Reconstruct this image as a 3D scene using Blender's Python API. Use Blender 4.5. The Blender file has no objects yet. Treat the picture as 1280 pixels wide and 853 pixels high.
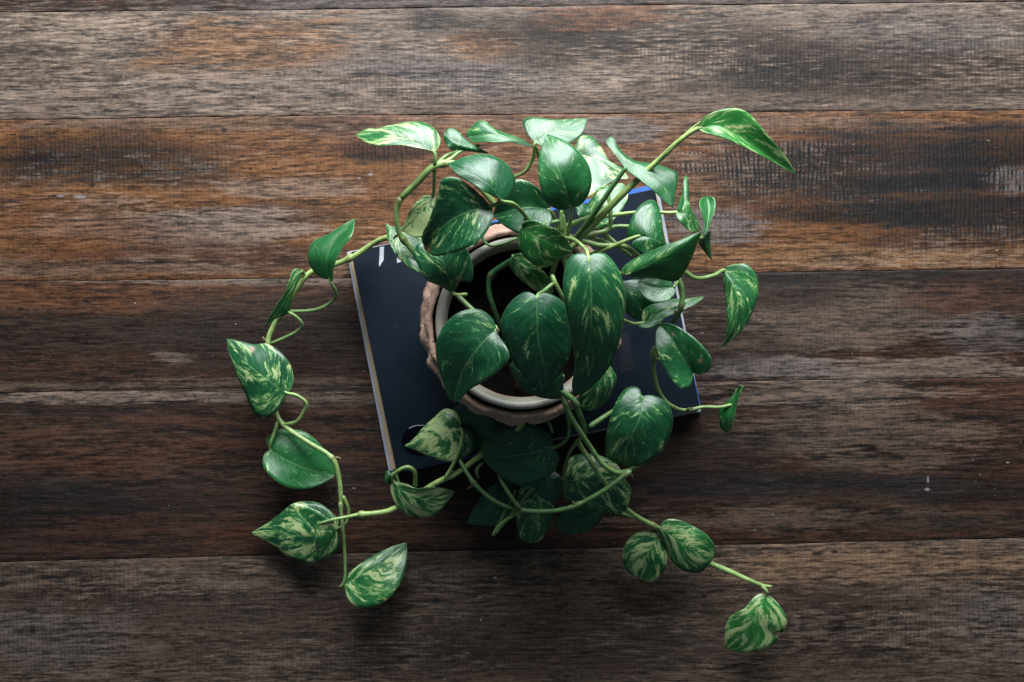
import bpy, bmesh, math, random
import numpy as np
from mathutils import Vector, noise as mnoise

# ------------------------------------------------------------------ camera, world, light, exposure
scene = bpy.context.scene
H = 1.25                       # camera height above the tabletop (m)
FPX = 1666.7                   # focal length in pixels of the 1280 px wide photograph
cam_data = bpy.data.cameras.new('camera')
cam_data.sensor_width = 36.0
cam_data.lens = 36.0 * FPX / 1280.0
cam_data.clip_start = 0.02
cam_data.clip_end = 50.0
cam_data.dof.use_dof = True
cam_data.dof.focus_distance = 1.07
cam_data.dof.aperture_fstop = 13.0
cam = bpy.data.objects.new('camera', cam_data)
cam.location = (0, 0, H)
scene.collection.objects.link(cam)
scene.camera = cam

world = bpy.data.worlds.new('World')
scene.world = world
world.use_nodes = True
bg = world.node_tree.nodes['Background']
bg.inputs['Color'].default_value = (0.54, 0.75, 0.88, 1)
bg.inputs['Strength'].default_value = 0.13

win = bpy.data.lights.new('window_light', 'AREA')
win.shape = 'RECTANGLE'
win.size = 1.25
win.size_y = 0.95
win.energy = 84.0
win.color = (0.93, 0.97, 1.0)
wo = bpy.data.objects.new('window_light', win)
wo.location = (0.06, 1.17, 0.74)
wo.rotation_euler = (Vector((0.0, -0.1, 0.0)) - wo.location).to_track_quat('-Z', 'Y').to_euler()
scene.collection.objects.link(wo)

scene.view_settings.view_transform = 'Standard'
scene.view_settings.look = 'None'
scene.view_settings.exposure = 0.0
scene.view_settings.gamma = 1.0

# ------------------------------------------------------------------ helpers
col = scene.collection
rng = random.Random(7)

def P(px, py, zcm=0.0):
    """photo pixel + height above the table (cm) -> world point"""
    z = zcm * 0.01
    k = (H - z) / FPX
    return Vector(((px - 640.0) * k, (426.5 - py) * k, z))

def lin(r, g, b):
    f = lambda c: (c / 255 / 12.92) if c / 255 <= 0.04045 else ((c / 255 + 0.055) / 1.055) ** 2.4
    return (f(r), f(g), f(b), 1.0)

def link(name, mesh, mat=None, parent=None):
    o = bpy.data.objects.new(name, mesh)
    col.objects.link(o)
    if mat is not None:
        mesh.materials.append(mat)
    if parent is not None:
        o.parent = parent
    return o

def empty(name, loc):
    o = bpy.data.objects.new(name, None)
    o.location = loc
    o.empty_display_size = 0.05
    col.objects.link(o)
    return o

def child(name, mesh, mat, root):
    """mesh in world coordinates, parented to an Empty standing elsewhere"""
    o = link(name, mesh, mat, root)
    m = root
    off = Vector((0, 0, 0))
    while m is not None:
        off += m.location
        m = m.parent
    o.location = -off
    return o

def sub(name, mesh, mat, part):
    return link(name, mesh, mat, part)       # same world-coordinate mesh: the part already carries the offset

def smooth(me):
    me.polygons.foreach_set('use_smooth', [True] * len(me.polygons))

def crom(pts, n, closed=False):
    """centripetal Catmull-Rom through pts, resampled to n points by arc length"""
    p = np.array(pts, float)
    if len(p) == 2:
        t = np.linspace(0, 1, n)[:, None]
        return p[0] * (1 - t) + p[1] * t
    keep = [0] + [i for i in range(1, len(p)) if np.linalg.norm(p[i] - p[i - 1]) > 1e-9]
    p = p[keep]
    ext = np.vstack([2 * p[0] - p[1], p, 2 * p[-1] - p[-2]])
    out = []
    for i in range(1, len(ext) - 2):
        p0, p1, p2, p3 = ext[i - 1:i + 3]
        t0 = 0.0
        t1 = t0 + max(np.linalg.norm(p1 - p0), 1e-6) ** 0.5
        t2 = t1 + max(np.linalg.norm(p2 - p1), 1e-6) ** 0.5
        t3 = t2 + max(np.linalg.norm(p3 - p2), 1e-6) ** 0.5
        for t in np.linspace(t1, t2, 14, endpoint=False):
            a1 = (t1 - t) / (t1 - t0) * p0 + (t - t0) / (t1 - t0) * p1
            a2 = (t2 - t) / (t2 - t1) * p1 + (t - t1) / (t2 - t1) * p2
            a3 = (t3 - t) / (t3 - t2) * p2 + (t - t2) / (t3 - t2) * p3
            b1 = (t2 - t) / (t2 - t0) * a1 + (t - t0) / (t2 - t0) * a2
            b2 = (t3 - t) / (t3 - t1) * a2 + (t - t1) / (t3 - t1) * a3
            out.append((t2 - t) / (t2 - t1) * b1 + (t - t1) / (t2 - t1) * b2)
    out.append(p[-1])
    out = np.array(out)
    d = np.concatenate([[0], np.cumsum(np.linalg.norm(np.diff(out, axis=0), axis=1))])
    t = np.linspace(0, d[-1], n)
    return np.stack([np.interp(t, d, out[:, k]) for k in range(out.shape[1])], 1)

# ------------------------------------------------------------------ node shorthand
class NT:
    def __init__(self, name):
        self.m = bpy.data.materials.new(name)
        self.m.use_nodes = True
        self.t = self.m.node_tree
        self.t.nodes.clear()
        self.out = self.t.nodes.new('ShaderNodeOutputMaterial')
    def n(self, typ, **kw):
        nd = self.t.nodes.new(typ)
        for k, v in kw.items():
            setattr(nd, k, v)
        return nd
    def put(self, sock, v):
        if v is None:
            return
        if isinstance(v, bpy.types.NodeSocket):
            self.t.links.new(v, sock)
        else:
            sock.default_value = v
    def math(self, op, a, b=0.0, c=None, clamp=False):
        nd = self.n('ShaderNodeMath', operation=op, use_clamp=clamp)
        self.put(nd.inputs[0], a)
        self.put(nd.inputs[1], b)
        if c is not None:
            self.put(nd.inputs[2], c)
        return nd.outputs[0]
    def vmath(self, op, a, b=None):
        nd = self.n('ShaderNodeVectorMath', operation=op)
        self.put(nd.inputs[0], a)
        if b is not None:
            self.put(nd.inputs[1], b)
        return nd.outputs['Value'] if op in ('LENGTH', 'DOT_PRODUCT', 'DISTANCE') else nd.outputs[0]
    def noise(self, vec, scale=1.0, detail=3.0, rough=0.5, dist=0.0, color=False):
        nd = self.n('ShaderNodeTexNoise')
        self.put(nd.inputs['Vector'], vec)
        nd.inputs['Scale'].default_value = scale
        nd.inputs['Detail'].default_value = detail
        nd.inputs['Roughness'].default_value = rough
        nd.inputs['Distortion'].default_value = dist
        return nd.outputs['Color'] if color else nd.outputs['Fac']
    def ss(self, v, lo, hi, a=0.0, b=1.0):
        nd = self.n('ShaderNodeMapRange', interpolation_type='SMOOTHSTEP')
        self.put(nd.inputs['Value'], v)
        self.put(nd.inputs['From Min'], lo)
        self.put(nd.inputs['From Max'], hi)
        self.put(nd.inputs['To Min'], a)
        self.put(nd.inputs['To Max'], b)
        return nd.outputs['Result']
    def mix(self, f, a, b, mode='MIX'):
        nd = self.n('ShaderNodeMix', data_type='RGBA', blend_type=mode)
        self.put(nd.inputs['Factor'], f)
        self.put(nd.inputs['A'], a) if False else self.put(nd.inputs[6], a)
        self.put(nd.inputs[7], b)
        return nd.outputs[2]
    def comb(self, x, y, z):
        nd = self.n('ShaderNodeCombineXYZ')
        self.put(nd.inputs[0], x); self.put(nd.inputs[1], y); self.put(nd.inputs[2], z)
        return nd.outputs[0]
    def bsdf(self, color, rough=0.5, normal=None, **kw):
        b = self.n('ShaderNodeBsdfPrincipled')
        self.put(b.inputs['Base Color'], color)
        self.put(b.inputs['Roughness'], rough)
        if normal is not None:
            self.put(b.inputs['Normal'], normal)
        for k, v in kw.items():
            self.put(b.inputs[k.replace('_', ' ')], v)
        return b
    def bump(self, h, strength=0.3, dist=0.001):
        nd = self.n('ShaderNodeBump')
        nd.inputs['Strength'].default_value = strength
        nd.inputs['Distance'].default_value = dist
        self.put(nd.inputs['Height'], h)
        return nd.outputs[0]
    def done(self, shader):
        self.t.links.new(shader, self.out.inputs['Surface'])
        return self.m

# ------------------------------------------------------------------ tabletop of reclaimed planks
TILT = math.radians(0.85)

HOLE = (0.004, 0.003, 0.003, 1)
CHALK = (0.15, 0.14, 0.14, 1)
DOTS = [(115, 231, 5, 3.5, HOLE), (280, 163, 5, 4, HOLE), (313, 211, 2.5, 2.5, HOLE), (118, 184, 3, 3, HOLE), (26, 387, 5, 3, HOLE), (362, 135, 4, 2.5, HOLE),
        (317, 122, 3, 2.5, HOLE), (200, 327, 9, 4, HOLE), (1043, 690, 6, 2.5, HOLE), (1022, 692, 8, 3, HOLE), (40, 788, 6, 5, HOLE), (1160, 600, 1.6, 6, CHALK),
        (1159, 612, 3.5, 2.5, CHALK), (463, 218, 3.5, 2, CHALK), (449, 223, 3, 1.8, CHALK), (100, 246, 9, 2.5, CHALK), (75, 245, 6, 2, CHALK), (880, 745, 4, 3, HOLE)]
def wood(name, seed, ca, cb, grey, grey_amt, saw_amt, patches, gain=0.6):
    """ca/cb: the two grain tones, grey: worn raw fibre, patches: (px, py, rx, ry, colour, strength, saw)"""
    w = NT(name)
    tc = w.n('ShaderNodeTexCoord').outputs['Object']
    mp = w.n('ShaderNodeMapping')
    w.put(mp.inputs['Vector'], tc)
    mp.inputs['Rotation'].default_value = (0, 0, -TILT)
    mp.inputs['Location'].default_value = (seed * 3.17, seed * 1.31, 0)
    g = mp.outputs[0]
    warp = w.noise(w.vmath('MULTIPLY', g, (2.2, 7.0, 1)), 1.0, 2.0, 0.5)
    gw = w.vmath('ADD', g, w.comb(0.0, w.math('MULTIPLY', w.math('SUBTRACT', warp, 0.5), 0.014), 0.0))
    S = lambda x, y, o=0.0: w.vmath('ADD', w.vmath('MULTIPLY', gw, (x, y, 1.0)), (o, o * 1.7, 0.0))
    broad = w.noise(S(1.3, 24.0), 1.0, 7.0, 0.66)
    medium = w.noise(S(10.0, 110.0, 2.3), 1.0, 5.0, 0.72)
    fine = w.noise(S(42.0, 380.0, 5.1), 1.0, 3.0, 0.72)
    speck = w.noise(S(190.0, 300.0, 6.2), 1.0, 3.0, 0.7)
    streak = w.noise(S(2.5, 70.0, 9.4), 1.0, 5.0, 0.72)
    blot = w.noise(S(8.0, 24.0, 3.7), 1.0, 7.0, 0.68)
    blot2 = w.noise(S(3.4, 15.0, 7.3), 1.0, 8.0, 0.70)
    sxyz = w.n('ShaderNodeSeparateXYZ'); w.put(sxyz.inputs[0], g)
    jit = w.noise(w.vmath('MULTIPLY', g, (30.0, 14.0, 1.0)), 1.0, 3.0, 0.6)
    tooth = w.math('MULTIPLY_ADD', w.math('SINE', w.math('ADD', w.math('MULTIPLY', sxyz.outputs[0], 1560.0), w.math('MULTIPLY', jit, 16.0))), 0.16, 0.5)
    saw = w.math('ADD', w.math('MULTIPLY', w.noise(w.vmath('MULTIPLY', g, (250.0, 60.0, 1.0)), 1.0, 4.0, 0.7), 0.55), w.math('MULTIPLY', tooth, 0.45))
    cc = w.mix(w.ss(w.math('ADD', w.math('MULTIPLY', broad, 0.5), w.math('MULTIPLY', medium, 0.5)), 0.40, 0.60), ca, cb)
    # ragged, fibrous edge for every stain
    rag = w.math('ADD', w.math('MULTIPLY', w.math('SUBTRACT', blot, 0.5), 1.9), w.math('MULTIPLY', w.math('SUBTRACT', medium, 0.5), 2.2))
    rag = w.math('ADD', rag, w.math('MULTIPLY', w.math('SUBTRACT', fine, 0.5), 1.6))
    soft = w.ss(w.math('ADD', w.math('MULTIPLY', streak, 0.55), w.math('MULTIPLY', fine, 0.45)), 0.38, 0.54, 0.42, 1.0)
    sawm = saw_amt
    for (px, py, rx, ry, c, st, sw) in patches:
        p = P(px, py)
        k = H / FPX
        d = w.vmath('MULTIPLY', w.vmath('SUBTRACT', tc, (p.x, p.y, p.z)), (1 / (rx * k), 1 / (ry * k), 0.0))
        f = w.math('ADD', w.math('SUBTRACT', 1.0, w.vmath('LENGTH', d)), rag)
        m = w.ss(f, -0.22, 0.34, 0.0, st)
        if c in (BLACK, BLUEBLK):            # tannin stain soaks into the soft grain only
            m = w.math('MULTIPLY', m, soft)
        cc = w.mix(m, cc, c)
        if sw:
            sawm = w.math('ADD', sawm, w.math('MULTIPLY', m, sw))
    # worn grey fibre
    gm = w.math('ADD', w.math('MULTIPLY', blot2, 0.6), w.math('MULTIPLY', fine, 0.4))
    gmask = w.math('MULTIPLY', w.ss(gm, 0.51, 0.60), grey_amt)
    cc = w.mix(gmask, cc, grey)
    # grain: dark early wood against pale late wood
    fg = w.math('ADD', w.math('MULTIPLY', fine, 0.45), w.math('MULTIPLY', medium, 0.35))
    fg = w.math('ADD', fg, w.math('MULTIPLY', speck, 0.20))
    shade = w.ss(fg, 0.39, 0.61, 0.16, 1.80)
    cc = w.mix(1.0, cc, w.comb(shade, shade, shade), 'MULTIPLY')
    # long black checks and short pores
    dash = w.ss(w.noise(S(16.0, 190.0, 8.7), 1.0, 5.0, 0.74), 0.56, 0.62)
    dcl = w.ss(w.noise(S(3.0, 22.0, 4.7), 1.0, 5.0, 0.6), 0.42, 0.60, 0.15, 1.0)
    cc = w.mix(w.math('MULTIPLY', dash, w.math('MULTIPLY', dcl, 0.85)), cc, (0.010, 0.008, 0.008, 1))
    pores = w.ss(w.noise(S(60.0, 420.0, 1.9), 1.0, 3.0, 0.6), 0.63, 0.70)
    cc = w.mix(w.math('MULTIPLY', pores, 0.7), cc, (0.008, 0.006, 0.006, 1))
    # cross hatch of the saw blade, inside the stained zones
    sm = w.math('MULTIPLY', w.ss(saw, 0.47, 0.58), w.math('MULTIPLY', sawm, 0.8), clamp=True)
    cc = w.mix(sm, cc, (0.005, 0.0045, 0.006, 1))
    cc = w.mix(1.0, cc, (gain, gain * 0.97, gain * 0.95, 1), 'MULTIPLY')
    # nail holes, dents and one scratch
    for (px, py, rx, ry, c) in DOTS:
        p = P(px, py)
        d = w.vmath('MULTIPLY', w.vmath('SUBTRACT', tc, (p.x, p.y, p.z)), (FPX / H / rx, FPX / H / ry, 0.0))
        f = w.math('ADD', w.math('SUBTRACT', 1.0, w.vmath('LENGTH', d)), w.math('MULTIPLY', w.math('SUBTRACT', fine, 0.5), 1.2))
        cc = w.mix(w.ss(f, 0.0, 0.45, 0.0, 0.85), cc, c)
    # old paint and plaster flecks
    fl = w.noise(w.vmath('MULTIPLY', g, (150.0, 330.0, 1)), 1.0, 2.0, 0.5)
    cl = w.noise(w.vmath('MULTIPLY', g, (8.0, 14.0, 1)), 1.0, 2.0, 0.5)
    fm = w.math('MULTIPLY', w.ss(fl, 0.71, 0.76), w.ss(cl, 0.52, 0.66))
    cc = w.mix(w.math('MULTIPLY', fm, 0.7), cc, (0.42, 0.38, 0.35, 1))
    h = w.math('ADD', w.math('MULTIPLY', fine, 0.6), w.math('MULTIPLY', medium, 0.6))
    h = w.math('ADD', h, w.math('MULTIPLY', speck, 0.3))
    h = w.math('SUBTRACT', h, w.math('MULTIPLY', sm, 0.5))
    h = w.math('SUBTRACT', h, w.math('MULTIPLY', pores, 0.4))
    rough = w.ss(blot, 0.3, 0.7, 0.42, 0.66)
    return w.done(w.bsdf(cc, rough, w.bump(h, 0.6, 0.0012), Specular_IOR_Level=0.22).outputs[0])

ORANGE = (0.165, 0.072, 0.024, 1)
RUST = (0.105, 0.043, 0.018, 1)
REDBR = (0.054, 0.023, 0.013, 1)
DARKBR = (0.025, 0.0145, 0.0105, 1)
BLACK = (0.0034, 0.0030, 0.0034, 1)
BLUEBLK = (0.0040, 0.0046, 0.0070, 1)
GREY = (0.178, 0.134, 0.106, 1)
PALE = (0.225, 0.170, 0.130, 1)
TAUPE = (0.112, 0.080, 0.060, 1)
COLD = (0.105, 0.090, 0.086, 1)

table = empty('wooden_tabletop', (0, 0, 0))
table['kind'] = 'structure'
table['label'] = 'worn reclaimed wood tabletop of wide brown planks under the magazines and plant'

# seams, photo y at the left and right edge of the picture
SEAMS = [(-330, -350), (-150, -166), (16, 2), (149, 137), (352, 336), (491, 470), (703, 672), (905, 880), (1090, 1066), (1260, 1236)]
PL = [
    ('walnut', 11, TAUPE, DARKBR, GREY, 0.6, 0.1, []),
    ('umber', 12, RUST, DARKBR, GREY, 0.5, 0.1, [(150, 5, 260, 14, REDBR, .8, 0), (700, 5, 600, 14, COLD, .7, 0)]),
    ('weathered', 1, GREY, TAUPE, PALE, 0.7, 0.05, [
        (290, 55, 130, 34, ORANGE, .65, .1), (90, 40, 120, 20, PALE, .6, 0), (560, 100, 150, 34, COLD, .8, .25),
        (545, 28, 40, 18, BLACK, .7, .2), (600, 55, 50, 20, ORANGE, .7, 0), (820, 55, 200, 34, DARKBR, .75, .2),
        (660, 35, 130, 18, BLACK, .5, .2),
        (760, 20, 90, 18, RUST, .75, 0), (1080, 85, 260, 40, DARKBR, .75, .45), (1180, 40, 150, 26, COLD, .6, .2),
        (950, 95, 110, 20, BLACK, .6, .3), (1240, 110, 110, 22, TAUPE, .7, 0), (60, 120, 240, 22, GREY, .6, 0),
        (380, 110, 160, 22, GREY, .7, .1), (40, 62, 60, 10, BLACK, .6, 0), (760, 130, 400, 12, TAUPE, .7, 0)]),
    ('ochre', 2, ORANGE, RUST, GREY, 0.45, 0.16, [
        (120, 195, 150, 30, BLACK, .92, .5), (190, 220, 110, 16, BLACK, .7, .2), (30, 205, 60, 26, BLACK, .7, .3),
        (300, 270, 150, 14, DARKBR, .6, 0), (220, 285, 170, 26, GREY, .8, 0), (110, 290, 110, 36, RUST, .7, 0),
        (360, 235, 90, 14, GREY, .5, 0), (470, 190, 60, 14, BLACK, .75, .9), (640, 155, 700, 10, TAUPE, .55, 0),
        (310, 320, 260, 16, REDBR, .7, 0), (130, 335, 200, 12, TAUPE, .5, 0), (420, 160, 60, 14, REDBR, .7, 0),
        (760, 165, 70, 16, COLD, .8, 0),
        (1090, 205, 210, 44, BLUEBLK, .88, .9), (1200, 250, 150, 40, BLUEBLK, .9, .8), (1060, 270, 130, 14, BLACK, .85, .9),
        (960, 205, 110, 30, DARKBR, .6, .9), (1010, 245, 120, 26, BLACK, .5, .9), (1250, 190, 90, 40, BLACK, .8, .4),
        (900, 285, 70, 26, COLD, .85, .2), (1000, 320, 300, 12, (0.16, 0.085, 0.036, 1), .7, 0), (1180, 300, 120, 14, DARKBR, .6, .6),
        (1265, 225, 30, 18, COLD, .7, 0)]),
    ('chestnut', 3, REDBR, DARKBR, TAUPE, 0.12, 0.08, [
        (140, 372, 220, 22, RUST, .85, 0), (60, 420, 150, 34, DARKBR, .6, 0), (330, 348, 280, 8, GREY, .6, 0),
        (330, 420, 160, 50, DARKBR, .8, .1), (215, 447, 30, 8, GREY, .5, 0), (300, 484, 420, 10, TAUPE, .5, 0),
        (1050, 395, 190, 44, TAUPE, .7, .2), (1210, 375, 70, 26, REDBR, .85, 0), (950, 365, 110, 22, DARKBR, .85, 0),
        (1020, 345, 200, 8, BLACK, .7, .2), (1240, 420, 80, 24, COLD, .6, 0), (1130, 462, 230, 16, GREY, .7, 0),
        (960, 462, 100, 16, COLD, .7, .2), (900, 430, 70, 20, DARKBR, .7, 0)]),
    ('mahogany', 4, DARKBR, REDBR, TAUPE, 0.14, 0.1, [
        (200, 497, 330, 7, GREY, .8, 0), (140, 560, 160, 34, REDBR, .7, 0), (90, 640, 160, 36, BLUEBLK, .7, .1),
        (220, 660, 160, 20, REDBR, .6, 0), (480, 500, 160, 8, TAUPE, .6, 0), (1190, 500, 120, 26, REDBR, .85, 0),
        (1090, 540, 170, 30, TAUPE, .6, .2), (1040, 490, 160, 16, GREY, .6, 0), (960, 605, 210, 16, BLUEBLK, .8, .1),
        (1200, 610, 120, 18, BLUEBLK, .7, .1), (1000, 650, 260, 14, TAUPE, .5, 0), (1200, 655, 150, 12, DARKBR, .7, 0),
        (860, 570, 110, 30, DARKBR, .6, 0), (1110, 575, 110, 14, TAUPE, .5, 0), (640, 690, 700, 8, DARKBR, .5, 0)]),
    ('drift', 5, TAUPE, (0.072, 0.046, 0.034, 1), GREY, 0.45, 0.10, [
        (1080, 705, 220, 24, (0.20, 0.125, 0.075, 1), .7, .1), (1060, 790, 130, 44, DARKBR, .85, .2), (1200, 770, 110, 44, TAUPE, .6, .2),
        (80, 730, 120, 26, DARKBR, .6, .3), (250, 760, 160, 20, BLACK, .4, .4), (300, 725, 260, 16, TAUPE, .7, .1),
        (60, 800, 120, 40, COLD, .5, .4), (420, 820, 220, 30, DARKBR, .45, .4), (700, 800, 160, 44, DARKBR, .6, .2),
        (820, 740, 60, 40, DARKBR, .6, .3), (620, 730, 120, 22, TAUPE, .6, .2), (1255, 780, 60, 40, COLD, .5, .2)]),
    ('oak', 6, RUST, DARKBR, GREY, 0.4, 0.1, []),
    ('teak', 7, TAUPE, DARKBR, GREY, 0.5, 0.1, []),
]

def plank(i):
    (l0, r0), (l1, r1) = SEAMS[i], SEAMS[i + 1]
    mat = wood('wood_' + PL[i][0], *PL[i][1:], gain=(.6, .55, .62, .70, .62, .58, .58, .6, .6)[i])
    NX = 150
    gap = 0.00008
    xs = np.linspace(-0.80, 0.80, NX + 1)
    k = H / FPX
    def yat(l, r, x):
        t = (x / k + 640) / 1280
        return (426.5 - (l + (r - l) * t)) * k
    bm = bmesh.new()
    rings = []
    dz = rng.uniform(-0.0002, 0.0002)
    for x in xs:
        # both boards follow the same slightly wavy saw line, with a chipped arris
        wob = lambda j: 0.0016 * mnoise.noise((x * 3.1, j * 7.7, 0)) + 0.0006 * mnoise.noise((x * 17, j * 3.3, 4))
        chip = lambda j, s: 0.0006 * max(0, mnoise.noise((x * 26, j * 5.1 + s, 2))) + 0.0005 * max(0, mnoise.noise((x * 70, j * 9.1 + s, 6)))
        yt = yat(l0, r0, x) + wob(i) - gap - chip(i, 0.5)
        yb = yat(l1, r1, x) + wob(i + 1) + gap + chip(i + 1, 0.2)
        e = 0.0004
        sec = [(yb, -0.026), (yb, -0.0007 + dz), (yb + e * .35, -0.0002 + dz), (yb + e, dz - 0.0001),
               (yb + 0.003, dz), (yt - 0.003, dz), (yt - e, dz - 0.0001), (yt - e * .35, -0.0002 + dz), (yt, -0.0007 + dz), (yt, -0.026)]
        rings.append([bm.verts.new((x, y, z)) for y, z in sec])
    for a, b in zip(rings[:-1], rings[1:]):
        for j in range(len(a)):
            j2 = (j + 1) % len(a)
            bm.faces.new((a[j], b[j], b[j2], a[j2]))
    bm.faces.new(rings[0])
    bm.faces.new(list(reversed(rings[-1])))
    bmesh.ops.recalc_face_normals(bm, faces=bm.faces)
    me = bpy.data.meshes.new('plank')
    bm.to_mesh(me); bm.free()
    smooth(me)
    return child('plank', me, mat, table)

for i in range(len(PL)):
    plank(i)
# dark battens under the boards close the seams
bm = bmesh.new()
bmesh.ops.create_cube(bm, size=1.0)
for v in bm.verts:
    v.co = Vector((v.co.x * 1.58, v.co.y * 1.16 - 0.03, v.co.z * 0.02 - 0.0375))
me = bpy.data.meshes.new('batten'); bm.to_mesh(me); bm.free()
w = NT('batten_wood')
child('backing_board', me, w.done(w.bsdf((0.02, 0.014, 0.011, 1), 0.8).outputs[0]), table)

# ------------------------------------------------------------------ the stack of magazines
def paint(name, c, rough=0.4, spec=0.5, mott=0.12, scale=60, bump=0.0):
    w = NT(name)
    tc = w.n('ShaderNodeTexCoord').outputs['Object']
    n = w.noise(tc, scale, 4.0, 0.6)
    f = w.ss(n, 0.3, 0.7, 1 - mott, 1 + mott)
    cc = w.mix(1.0, c, w.comb(f, f, f), 'MULTIPLY')
    nm = w.bump(n, bump, 0.0006) if bump else None
    return w.done(w.bsdf(cc, rough, nm, Specular_IOR_Level=spec).outputs[0])

def cover_mat():
    w = NT('navy_cover')
    tc = w.n('ShaderNodeTexCoord').outputs['Object']
    n = w.noise(tc, 9.0, 4.0, 0.6)
    cc = w.mix(w.ss(n, 0.3, 0.7), (0.0034, 0.0066, 0.0115, 1), (0.0055, 0.0102, 0.0170, 1))
    # scuffs and dust
    dust = w.ss(w.noise(tc, 420.0, 1.0, 0.5), 0.80, 0.84)
    cc = w.mix(w.math('MULTIPLY', dust, 0.3), cc, (0.25, 0.26, 0.28, 1))
    mp = w.n('ShaderNodeMapping'); w.put(mp.inputs['Vector'], tc)
    mp.inputs['Rotation'].default_value = (0, 0, 0.9)
    sc = w.noise(w.vmath('MULTIPLY', mp.outputs[0], (600, 22, 1)), 1.0, 2.0, 0.5)
    ms = w.math('MULTIPLY', w.ss(sc, 0.70, 0.80), w.ss(w.noise(tc, 14.0, 2.0, 0.5), 0.5, 0.66))
    cc = w.mix(w.math('MULTIPLY', ms, 0.35), cc, (0.10, 0.12, 0.14, 1))
    r = w.ss(n, 0.3, 0.7, 0.30, 0.44)
    return w.done(w.bsdf(cc, r, w.bump(n, 0.15, 0.003), Specular_IOR_Level=0.22).outputs[0])

def page_mat(name, a, b):
    w = NT(name)
    tc = w.n('ShaderNodeTexCoord').outputs['Object']
    n = w.noise(w.vmath('MULTIPLY', tc, (8, 8, 1900)), 1.0, 2.0, 0.6)
    return w.done(w.bsdf(w.mix(w.ss(n, 0.35, 0.65), a, b), 0.8, w.bump(n, 0.5, 0.0004)).outputs[0])

NAVY = cover_mat()
BLUE = paint('blue_cover', (0.035, 0.105, 0.36, 1), 0.35)
STEEL = paint('white_cover', (0.27, 0.29, 0.34, 1), 0.4)
SAND = paint('tan_cover', (0.34, 0.25, 0.15, 1), 0.5)
CREAM = page_mat('cream_pages', (0.42, 0.33, 0.22, 1), (0.60, 0.52, 0.40, 1))
WHITE = page_mat('white_pages', (0.50, 0.53, 0.58, 1), (0.72, 0.75, 0.80, 1))
TAN = page_mat('tan_pages', (0.34, 0.23, 0.12, 1), (0.55, 0.42, 0.27, 1))

def slab(sx, sy, z0, z1, r=0.0015, ox=0.0, oy=0.0):
    """sheet with rounded corners, local frame"""
    bm = bmesh.new()
    outl = []
    for cx, cy, a0 in ((sx - r, sy - r, 0), (-sx + r, sy - r, 90), (-sx + r, -sy + r, 180), (sx - r, -sy + r, 270)):
        for k in range(5):
            a = math.radians(a0 + 22.5 * k)
            outl.append((cx + r * math.cos(a) + ox, cy + r * math.sin(a) + oy))
    e = min(0.0003, (z1 - z0) * 0.3)
    lay = [(z0, 0.0), (z1 - e, 0.0), (z1, e)]
    rings = []
    for z, ins in lay:
        rings.append([bm.verts.new((ox + (x - ox) * (1 - ins / sx), oy + (y - oy) * (1 - ins / sy), z)) for x, y in outl])
    n = len(outl)
    for a, b in zip(rings[:-1], rings[1:]):
        for j in range(n):
            bm.faces.new((a[j], a[(j + 1) % n], b[(j + 1) % n], b[j]))
    bm.faces.new(list(reversed(rings[0])))
    bm.faces.new(rings[-1])
    me = bpy.data.meshes.new('sheet')
    bm.to_mesh(me); bm.free()
    return me

def book(name, label, cat, px, py, z0, thick, sx, sy, ang, cover, pages, cov_t=0.0006, inset=0.0012):
    c = P(px, py, (z0 + thick) * 100)
    o = empty(name, (c.x, c.y, z0))
    o.rotation_euler = (0, 0, math.radians(ang))
    o['label'] = label; o['category'] = cat
    link('page_block', slab(sx - inset, sy - inset, cov_t + 0.0001, thick - cov_t - 0.0001, 0.001), pages, o)
    link('back_cover', slab(sx, sy, 0, cov_t), cover, o)
    link('front_cover', slab(sx, sy, thick - cov_t, thick), cover, o)
    # spine on the right-hand short side
    bm = bmesh.new()
    bmesh.ops.create_cube(bm, size=1.0)
    for v in bm.verts:
        v.co = Vector((sx - 0.0006 + v.co.x * 0.0010, v.co.y * (2 * sy - 0.001), thick / 2 + v.co.z * (thick - 2 * cov_t - 0.0004)))
    me = bpy.data.meshes.new('spine'); bm.to_mesh(me); bm.free()
    link('spine', me, pages, o)
    return o

T1, T2, T3 = 0.0062, 0.0060, 0.0062
CX, CY = 657, 413
T0 = 0.0058
Z1 = T0 + 0.0002; Z2 = Z1 + T1 + 0.0002; Z3 = Z2 + T2 + 0.0002
book('magazine', 'white covered magazine at the very bottom of the stack on the table', 'magazine', CX - 2.0, CY + 2.0, 0.0, T0, 0.1485, 0.1045, 10.9, STEEL, WHITE)
book('magazine', 'magazine with tan page edges lying on the white magazine', 'magazine', CX - 2.0, CY + 0.5, Z1, T1, 0.1455, 0.1030, 11.2, SAND, TAN)
book('magazine', 'magazine with a bright blue cover edge just under the navy one', 'magazine', CX + 3.0, CY - 2.2, Z2, T2, 0.1398, 0.1040, 12.8, BLUE, WHITE)
b1 = book('magazine', 'navy black covered magazine on top of the stack under the plant pot', 'magazine', CX, CY, Z3, T3, 0.1425, 0.1030, 11.7, NAVY, CREAM)
ZB = Z3 + T3         # top of the stack

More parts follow.
